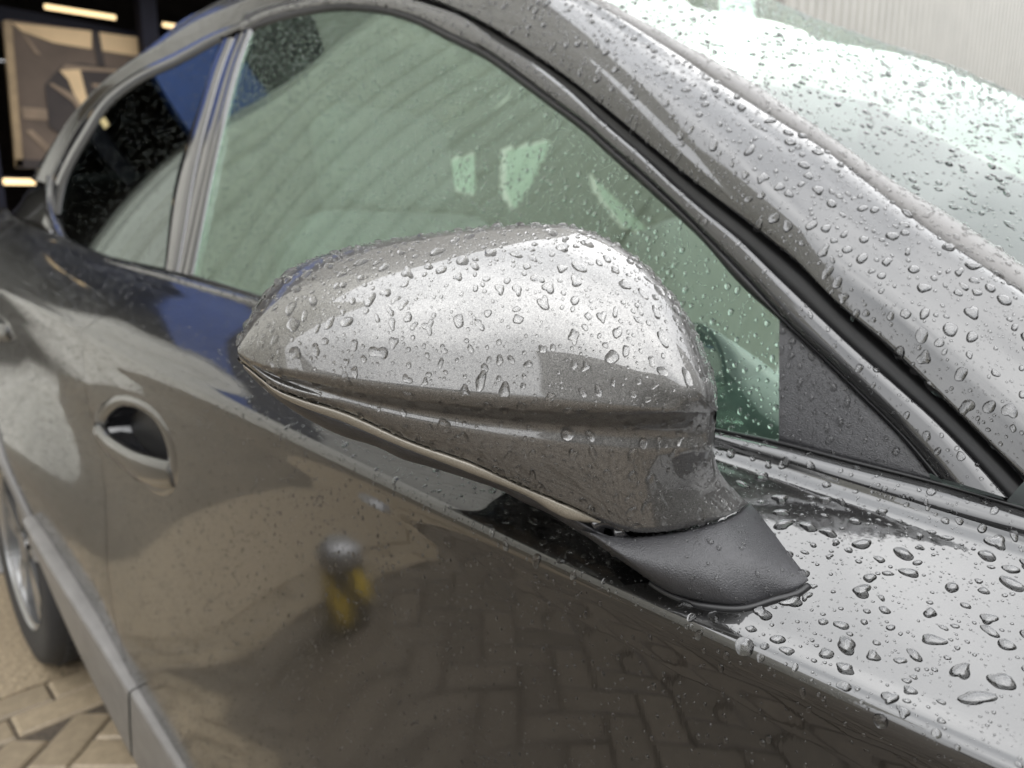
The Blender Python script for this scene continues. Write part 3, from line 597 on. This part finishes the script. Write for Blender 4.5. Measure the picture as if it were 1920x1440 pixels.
# far side of the shell with its window openings
def fy(x, z): return 2 * ctr - gy(x, z)
T3s = T3[np.argsort(T3[:, 0])]; rss = rs[np.argsort(rs[:, 0])]; rss = rss[rss[:, 0] < T3s[0, 0] - .05]
def ztop(x): return np.interp(x, np.r_[rss[:, 0], T3s[:, 0], .4], np.r_[rss[:, 2] + .01, T3s[:, 2] - .012, 1.0])
gx_, gf_ = np.meshgrid(np.linspace(-3.2, .1, 200), np.linspace(0, 1, 90), indexing='ij'); gz_ = .25 + gf_ * (ztop(gx_) - .25); Gfar = np.stack([gx_, fy(gx_, np.maximum(gz_, 1.0)), gz_], -1)
def far_poly(px):
    out = []
    for p in px:
        d = ray(np.array(p, float)); t = 2.2
        for _ in range(30): P = CAM + d * t; t -= (P[1] - fy(P[0], P[2])) / d[1] * .7
        out.append(CAM + d * t)
    return np.array(out)
holes = [far_poly(q) for q in ([(815, 315), (840, 298), (889, 288), (891, 366), (850, 356)], [(938, 282), (1034, 260), (1008, 318), (985, 368), (956, 396), (938, 356)], [(1100, 322), (1128, 345), (1175, 390), (1228, 446), (1160, 424), (1120, 372)])]
grid_obj('far_side_shell', Gfar, 'interior', car, mask=lambda c: ~np.any([inside(h[:, [0, 2]], c[:, 0], c[:, 2]) for h in holes], 0))
for h in holes: mesh_obj('far_window', h + (0, .03, 0), [tuple(range(len(h)))], 'glass', car, False)
MB().box(-2.78, -2.72, .62, 1.95, .3, 1.42).build('tailgate_trim', 'interior', car)
MB().box(-3.2, -2.55, .75, 1.9, .3, 1.25).build('luggage_cover', 'interior', car)
rbox('rear_view_mirror', (-.52, ctr - .02, 1.36), (.05, .24, .07), 'interior', car)

# ================================================================== the door mirror
R0 = [(445, 647), (451, 626), (462, 603), (476, 577), (500, 545), (540, 507), (600, 479), (700, 454), (800, 438), (900, 426), (1000, 419), (1055, 420), (1110, 434), (1160, 459), (1205, 492), (1243, 530), (1280, 578), (1310, 632), (1333, 690), (1344, 740), (1344, 772)]
R1 = [(446, 661), (480, 686), (540, 706), (600, 719), (700, 739), (800, 753), (900, 764), (1000, 771), (1100, 776), (1200, 778), (1290, 777), (1343, 774)]
R2 = [(447.5, 667), (490, 694), (540, 716), (600, 738), (700, 769), (800, 793), (900, 811), (1000, 825), (1100, 836), (1200, 845), (1290, 846), (1337, 840)]
R3 = [(451, 675), (483, 700), (517, 726), (560, 742), (640, 767), (773, 826), (880, 863), (980, 909), (1080, 951), (1127, 975), (1160, 990), (1200, 999), (1250, 996), (1300, 985), (1370, 965), (1403, 943)]
N = 140; s_ = np.linspace(0, 1, N)
r0, r1, r2, r3 = (smooth1(resample(np.array(r, float), N), k) for r, k in ((R0, 6), (R1, 10), (R2, 10), (R3, 10)))
def t_front(s): return pchip([0, .12, .3, .55, .8, .93, 1.], [.408, .392, .379, .371, .370, .374, .384], s)
tf = t_front(s_)
lf = 0 * s_; rt = 1 - np.sqrt(np.clip(1 - np.clip((s_ - .90) / .10, 0, 1) ** 2, 0, 1))
roll = .03 * lf + .03 * rt
endf = np.minimum(1, np.minimum(s_ / .18, (1 - s_) / .10)); endf = endf * (2 - endf)
rowsP = []; rowsT = []; rowsV = []
for w_ in np.r_[0, .004, .012, .025, .045, .07, np.linspace(.1, .86, 22), .885, .91, .93, .95, .965, .98, .99, 1.0]:
    A_top = .066 * (1 - np.sqrt(max(0, 1 - max(0, 1 - w_ / .74) ** 2.2)))
    A_bot = .0050 * max(0, (w_ - .92) / .08) ** 2.0
    rowsP.append(r0 * (1 - w_) + r1 * w_); rowsT.append(tf + A_top * (.25 + .75 * endf) + A_bot * endf + roll * (w_ if w_ < .5 else 1) ** .5)
tb = rowsT[-1]
e2 = endf
for f in np.linspace(.12, 1, 8):
    rowsP.append(r1 * (1 - f) + r2 * f); rowsT.append(tb + .018 * math.sin(math.pi / 2 * min(1, f / .62)) ** .9 * e2)
t2 = rowsT[-1]; t3 = tf + roll * .8 + pchip([0, .2, .5, .75, .85, 1], [.006, .027, .037, .046, .049, .058], s_)
for f in np.linspace(.06, 1, 16):
    P = r2 * (1 - f) + r3 * f; P = P.copy()
    bend = sstep(.62, 1, s_) * math.sin(math.pi * f) * -16; P[:, 0] += bend
    rowsP.append(P); rowsT.append(t2 * (1 - f) + t3 * f - .002 * math.sin(math.pi * f) * e2 + .010 * sstep(.74, 1, s_) ** 2 * math.sin(math.pi * f))
last = len(rowsP) - 1
rowsP.append(r3 + (0, .5)); rowsT.append(rowsT[last] + .004); rowsP.append(r3 + (0, -2)); rowsT.append(rowsT[last] + .02)
Gm = at_t(np.array(rowsP), np.array(rowsT))
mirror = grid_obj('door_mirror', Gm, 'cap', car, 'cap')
tl = rowsT[last]
# indicator strip under the lip
s_up = resample(np.array([(455, 682), (483, 704), (517, 729), (560, 746), (640, 770), (773, 829), (880, 866), (980, 912), (1080, 954), (1127, 978)], float), 80)
s_lo = resample(np.array([(457, 688), (485, 712), (520, 740), (560, 760), (640, 789), (740, 832), (880, 886), (980, 926), (1080, 976), (1124, 982)], float), 80)
ti = np.interp(s_up[:, 0], r3[:, 0], tl)
grid_obj('indicator_strip', np.array([at_t(s_up - (0, 3), ti + .012), at_t(s_up, ti + .003), at_t(s_up * .7 + s_lo * .3, ti + .0015), at_t(s_up * .2 + s_lo * .8, ti + .004), at_t(s_lo, ti + .006), at_t(s_lo + (0, 2), ti + .012)]), 'lens', mirror)
sh_lo = resample(np.array([(458, 692), (483, 718), (523, 751), (573, 784), (640, 817), (707, 838), (757, 862), (800, 874), (880, 899), (940, 920), (980, 941), (1033, 965), (1080, 995), (1130, 1024), (1150, 1040)], float), 80)
s_lo2 = resample(np.array([(456, 686), (485, 711), (520, 738), (560, 758), (640, 787), (740, 830), (880, 884), (980, 924), (1080, 974), (1130, 1000), (1160, 1010)], float), 80)
tq = np.interp(s_lo2[:, 0], r3[:, 0], tl)
grid_obj('lower_shell', np.array([at_t(s_lo2, tq + .012), at_t(s_lo2 + (0, 1), tq + .007), at_t(s_lo2 * .75 + sh_lo * .25, tq + .008), at_t(s_lo2 * .4 + sh_lo * .6, tq + .014), at_t(s_lo2 * .1 + sh_lo * .9, tq + .024), at_t(sh_lo, tq + .034), at_t(sh_lo + (0, -4), tq + .06), at_t(sh_lo + (10, -60), tq + .085)]), 'plastic', mirror, 'shell')
# back of the housing and the mirror glass
loop = np.concatenate([np.c_[r0, rowsT[0]], np.c_[r2[-1:] , rowsT[last][-1:] + .012], np.c_[sh_lo[::-1], (tq + .034)[::-1]]]); loop = resample(loop, 120)
cl = loop[:, :2].mean(0)
G = np.array([at_t(cl + (loop[:, :2] - cl) * k, loop[:, 2] + dt) for k, dt in ((1, 0), (.99, .04), (.975, .085), (.94, .108), (.89, .110), (.88, .103))]); G = np.concatenate([G, G[:, :1]], 1)
grid_obj('mirror_housing', G, 'gloss_black', mirror)
G = np.array([at_t(cl + (loop[:, :2] - cl) * k, loop[:, 2] * k + .51 * (1 - k) + .085) for k in (.90, .5, .01)]); G = np.concatenate([G, G[:, :1]], 1)
grid_obj('mirror_glass', G, 'chrome', mirror)
# foot
f_top = resample(np.array([(1080, 992), (1130, 1003), (1180, 1008), (1240, 1003), (1300, 991), (1370, 969), (1405, 944)], float), 60)
f_bpx = [(1235, 1100), (1262, 1114), (1300, 1126), (1345, 1134), (1390, 1136), (1450, 1118), (1495, 1104), (1516, 1088)]
f_bot3 = hit_side(f_bpx); fb = np.c_[np.array(f_bpx, float), proj(f_bot3)[:, 2]]; fb = resample(fb, 60)
ft = np.interp(f_top[:, 0], r3[:, 0], tl) + .004
rows = []
u = np.linspace(0, 1, 60)
for f in np.r_[0, .02, np.linspace(.06, .94, 14), .97, 1.0]:
    P = f_top * (1 - f) + fb[:, :2] * f; t = ft * (1 - f) + fb[:, 2] * f
    bul = .010 * math.sin(math.pi * min(1, f * 1.0)) ** .7
    P = P + np.stack([12 * math.sin(math.pi * f) * u ** 3, np.zeros(60)], -1)
    ed = .02 * np.clip((.1 - u) / .1, 0, 1) ** 2 + .022 * (1 - np.sqrt(1 - np.clip((u - .75) / .25, 0, .999) ** 2)) * math.sin(math.pi * min(1, f * .8 + .15))
    t = t - bul * (1 - ed / .03) + ed * (1 - f ** 4)
    rows.append(at_t(P, t))
Gfoot = np.array(rows)
back = at_t(np.array([f_top * (1 - f) + fb[:, :2] * f for f in (0, .5, 1)]), np.array([ft * (1 - f) + fb[:, 2] * f + .05 for f in (0, .5, 1)]))
Gfull = np.concatenate([back[:1], Gfoot, back[2:]], 0)
foot = grid_obj('mirror_foot', Gfull, 'plastic', mirror, 'foot')
# rubber gasket round the foot, lying on the door
gk = hit_side([(1222, 1092), (1240, 1105), (1265, 1118), (1300, 1130), (1345, 1138), (1392, 1140), (1452, 1124), (1500, 1110), (1517, 1097)])
MB().tube(resample(gk, 50) + (0, -.001, 0), .002, 8).build('foot_gasket', 'rubber', mirror, True)
# end cap lens piece
lp = resample(np.array([(1110, 985), (1130, 977), (1155, 984), (1170, 996), (1150, 1000)], float), 24)
MB().tube(at_t(lp, np.interp(lp[:, 0], r3[:, 0], tl) + .008), .004, 8).build('lamp_end', 'gloss_black', mirror, True)

# ================================================================== rain
def drop_mesh(p, nrm, tan, r, asp, irr, seed, big):
    """a dome of water: p foot, nrm surface normal, tan long axis, r mean radius"""
    g = np.random.default_rng(seed); S = 28 if big else 10; K = (1.0, .975, .9, .75, .5, .25) if big else (1.0, .88, .5)
    th = np.linspace(0, 2 * np.pi, S, endpoint=False)
    rr = 1 + irr * (g.normal(0, .20) * np.cos(2 * th + g.uniform(0, 6.3)) + g.normal(0, .13) * np.cos(3 * th + g.uniform(0, 6.3)) + g.normal(0, .05) * np.cos(4 * th + g.uniform(0, 6.3)) + g.normal(0, .02) * np.cos(5 * th + g.uniform(0, 6.3)))
    rr = np.clip(rr, .45, 1.8); bt = np.cross(nrm, tan); ca = g.uniform(50, 66) if r > .0014 else g.uniform(62, 82); R_ = 1 / math.sin(rad(ca)); base = R_ * math.cos(rad(ca))
    hs = r * min(1.0, (.0034 / r) ** .55) ; V = []
    for k in K:
        h = (math.sqrt(R_ * R_ - k * k) - base) * hs - (.05 * hs + r * r * 1.5 if k == 1.0 else 0)
        kk = k if k > .8 else k
        V.append(p + (np.cos(th) * rr * k * r * asp)[:, None] * tan + (np.sin(th) * rr * k * r / asp ** .5)[:, None] * bt + nrm * h)
    V.append((p + nrm * (R_ - base) * hs)[None]); V = np.concatenate(V); n = len(K)
    q = [tuple(f) for f in grid_faces(n, S, True)]; top = n * S; q += [((n - 1) * S + j, (n - 1) * S + (j + 1) % S, top) for j in range(S)]
    return V, q
PANELS = {  # key: (drops per square metre, smallest radius, largest radius, power of the size law, irregularity, gravity stretch, words)
    'cap': (120000, .00030, .0040, 2.25, 1.0, .25, 'the grey mirror cap'),
    'foot': (26000, .0004, .0026, 2.2, .6, .3, 'the black mirror foot'),
    'door_top': (120000, .00028, .0056, 2.25, .8, .15, 'the door shoulder'),
    'door_side': (15000, .00055, .0021, 2.3, .25, .35, 'the door side'),
    'rdoor': (14000, .0009, .0020, 2.4, .3, .1, 'the rear door'),
    'pillar': (70000, .00038, .005, 2.3, .7, .25, 'the windscreen pillar'),
    'frame': (45000, .00045, .0032, 2.2, .4, .3, 'the front window frame'),
    'belt': (40000, .00045, .0034, 2.2, .5, .3, 'the trim strip below the front window'),
    'tri': (90000, .00045, .003, 2.2, .7, .3, 'the black corner cover'),
    'window': (60000, .0006, .003, 2.4, .3, .2, 'the front side window'),
    'rwindow': (12000, .0006, .0012, 2.6, .3, .2, 'the rear side window'),
    'wtrim': (40000, .0006, .0032, 2.3, .9, .5, 'the grey windscreen trim'),
    'screen': (14000, .0007, .0038, 2.3, .9, .5, 'the windscreen'),
    'roofside': (9000, .0008, .002, 2.4, .3, .1, 'the roof rail'),
    'shell': (9000, .0005, .003, 2.3, .5, .2, 'the lower shell of the mirror'),
}
def panel_faces(key):
    if key == 'door_top': V, Fq = SURF['door']; c = V[Fq].mean(1); return V, Fq[c[:, 2] > shoulder(c[:, 0]) - .006]
    if key == 'door_side': V, Fq = SURF['door']; c = V[Fq].mean(1); return V, Fq[c[:, 2] <= shoulder(c[:, 0]) - .006]
    return SURF[key]
ALL = []
for pi, (key, (dens, r0_, r1_, pw, irr, grav, words)) in enumerate(PANELS.items()):
    V, Fq = panel_faces(key); g = np.random.default_rng(100 + pi)
    a, b, c_, d_ = (V[Fq[:, k]] for k in range(4)); nn = np.cross(c_ - a, d_ - b); ar = np.linalg.norm(nn, axis=1) / 2; ok = ar > 1e-10
    cen = (a + b + c_ + d_) / 4; pr = proj(cen); vis = ok & (pr[:, 0] > -60) & (pr[:, 0] < 1980) & (pr[:, 1] > -60) & (pr[:, 1] < 1500) & (((CAM - cen) * nn).sum(1) > -.05 * ar)
    idx = np.where(vis)[0]; A_ = ar[idx]; n = int(min(A_.sum() * dens, 16000)); pick = idx[np.searchsorted(np.cumsum(A_) / A_.sum(), g.random(n)).clip(0, len(idx) - 1)]
    u = g.random((n, 1)); v = g.random((n, 1)); P = (a[pick] * (1 - u) + b[pick] * u) * (1 - v) + (d_[pick] * (1 - u) + c_[pick] * u) * v
    NN = nn[pick] / np.linalg.norm(nn[pick], axis=1, keepdims=True)
    q = g.random(n); e = 1 - pw; rs_ = (r0_ ** e + q * (r1_ ** e - r0_ ** e)) ** (1 / e)
    if key == 'door_top': rs_ = rs_ * np.interp(P[:, 0], [-.9, -.28], [.3, 1])
    px_r = rs_ / proj(P)[:, 2] * F_PX; keep = px_r > .75; P, NN, rs_ = P[keep], NN[keep], rs_[keep]
    o_ = np.argsort(-rs_); cell = {}; CS = 2 * r1_
    for i in o_:
        p = P[i]; k3 = tuple((p // CS).astype(int)); bad = False
        for dx in (-1, 0, 1):
            for dy in (-1, 0, 1):
                for dz in (-1, 0, 1):
                    for (p2, r2_) in cell.get((k3[0] + dx, k3[1] + dy, k3[2] + dz), ()):
                        if (p[0] - p2[0]) ** 2 + (p[1] - p2[1]) ** 2 + (p[2] - p2[2]) ** 2 < ((rs_[i] + r2_) * 1.22) ** 2: bad = True; break
        if bad: continue
        cell.setdefault(k3, []).append((p, rs_[i])); nr = NN[i]
        gdir = np.array((0, 0, -1.)); gdir = gdir - nr * (gdir @ nr); gl = np.linalg.norm(gdir); rd_ = g.normal(size=3); rd_ -= nr * (rd_ @ nr); rd_ /= np.linalg.norm(rd_)
        tan = gdir / max(gl, 1e-6) * (gl * .9) + rd_ * (.8 - .55 * gl); tan /= np.linalg.norm(tan); bigf = min(1, rs_[i] / .0022)
        asp = 1 + abs(g.normal(0, .16)) * bigf + grav * gl * g.random() * bigf
        ALL.append((rs_[i] / proj(p)[2] * F_PX, p, nr, tan, rs_[i], asp, irr * bigf ** 1.3, key, words))
g = np.random.default_rng(55)
for i in np.r_[np.sort(g.choice(np.arange(8, 118), 26, replace=False))]:
    p = Gm[last - 1, i] * .8 + Gm[last - 2, i] * .2; ta = Gm[last - 1, i + 1] - Gm[last - 1, i - 1]; tb_ = Gm[last - 3, i] - Gm[last, i]; nr = np.cross(ta, tb_); nr /= np.linalg.norm(nr)
    if nr @ (CAM - p) < 0: nr = -nr
    r = g.uniform(.0011, .0025); tan = np.array((0, 0, -1.)) - nr * -nr[2]; tan /= np.linalg.norm(tan)
    ALL.append((r / proj(p)[2] * F_PX, p, nr, tan, r, g.uniform(1.1, 1.5), .25, 'cap', 'the grey mirror cap'))
ALL.sort(key=lambda t: -t[0])
sil = np.array(R0 + [(1403, 943), (1480, 1040), (1516, 1088), (1390, 1136), (1235, 1100)] + [(1130, 1024), (1033, 965), (880, 899), (757, 862), (640, 817), (523, 751)], float)
AP = proj(np.array([t[1] for t in ALL])); hid = inside(sil, AP[:, 0], AP[:, 1]) & np.array([t[7] not in ('cap', 'foot', 'shell') for t in ALL])
hid |= (AP[:, 0] < 0) | (AP[:, 0] > 1920) | (AP[:, 1] < 0) | (AP[:, 1] > 1440)      # behind the mirror or outside the picture: never singled out
big_i = [i for i in range(len(ALL)) if not hid[i]][:300]; bs = set(big_i); big_ = [ALL[i] for i in big_i]; small_ = [t for i, t in enumerate(ALL) if i not in bs]
cells = {}
def where(key, words, X, Y):
    if key == 'cap':
        h = 'at the outer tip' if X < 620 else 'left of centre' if X < 800 else 'in the centre' if X < 980 else 'right of centre' if X < 1140 else 'near the inner end' if X < 1240 else 'at the inner edge'
        v = 'top edge' if Y < 480 else 'upper bulge' if Y < 590 else 'lower bulge' if Y < 700 else 'crease' if Y < 790 else 'arm below the crease'
        return f'{h} of the mirror cap, {v}'
    if key == 'door_top':
        a = 'at the frame edge' if X > 1780 else 'well ahead of the foot' if X > 1640 else 'just ahead of the foot' if X > 1500 else 'under the foot' if X > 1180 else 'under the mirror'
        b = 'near the trim' if Y < 1000 else 'mid shoulder' if Y < 1120 else 'lower shoulder' if Y < 1240 else 'by the crease'
        return f'on the door {a}, {b}'
    if key == 'pillar':
        return 'on the pillar ' + ('by the roof' if Y < 130 else 'in its upper part' if Y < 300 else 'at mid height' if Y < 450 else 'in its lower part' if Y < 620 else 'at its base') + (', window side' if Y > (X - 1000) * .84 + 40 else ', windscreen side')
    if key in ('screen', 'wtrim'):
        return f'on {words} ' + ('up by the roof' if X < 1380 else 'in the upper third' if X < 1560 else 'in the middle' if X < 1740 else 'at the right edge')
    f = 'far left' if X < 500 else 'left of the mirror' if X < 900 else 'above the mirror' if X < 1200 else 'right of the mirror' if X < 1500 else 'near the pillar base'
    return f'on {words}, {f}'
for t in big_: X, Y = proj(t[1])[:2]; cells.setdefault(where(t[7], t[8], X, Y), []).append(t[0])
ORD = ['largest', 'second largest', 'third largest', 'fourth largest', 'fifth largest', 'sixth largest', 'seventh largest', 'eighth largest', 'ninth largest', 'tenth largest', 'eleventh largest', 'twelfth largest', 'thirteenth largest', 'fourteenth largest', 'fifteenth largest', 'sixteenth largest']
for k, (pxr, p, nr, tan, r, asp, ir, key, words) in enumerate(big_):
    V, q = drop_mesh(np.zeros(3), nr, tan, r, asp, ir, 5000 + k, True)
    o = mesh_obj('raindrop', V, q, 'water'); o.location = p; X, Y = proj(p)[:2]
    cname = where(key, words, X, Y); rk = cells[cname].index(pxr)
    tag(o, (ORD[rk] + ' raindrop ' if rk < 16 else 'small round raindrop ') + cname, 'raindrop', 'raindrops on ' + words)
BV, BF, off = [], [], 0
for k, (pxr, p, nr, tan, r, asp, ir, key, words) in enumerate(small_):
    V, q = drop_mesh(p, nr, tan, r, asp, ir, 90000 + k, pxr > 6); BV.append(V); BF += [tuple(i + off for i in f) for f in q]; off += len(V)
tag(mesh_obj('raindrops', np.concatenate(BV), BF, 'water'), kind='stuff')
print('DROPS', len(ALL), len(BF))
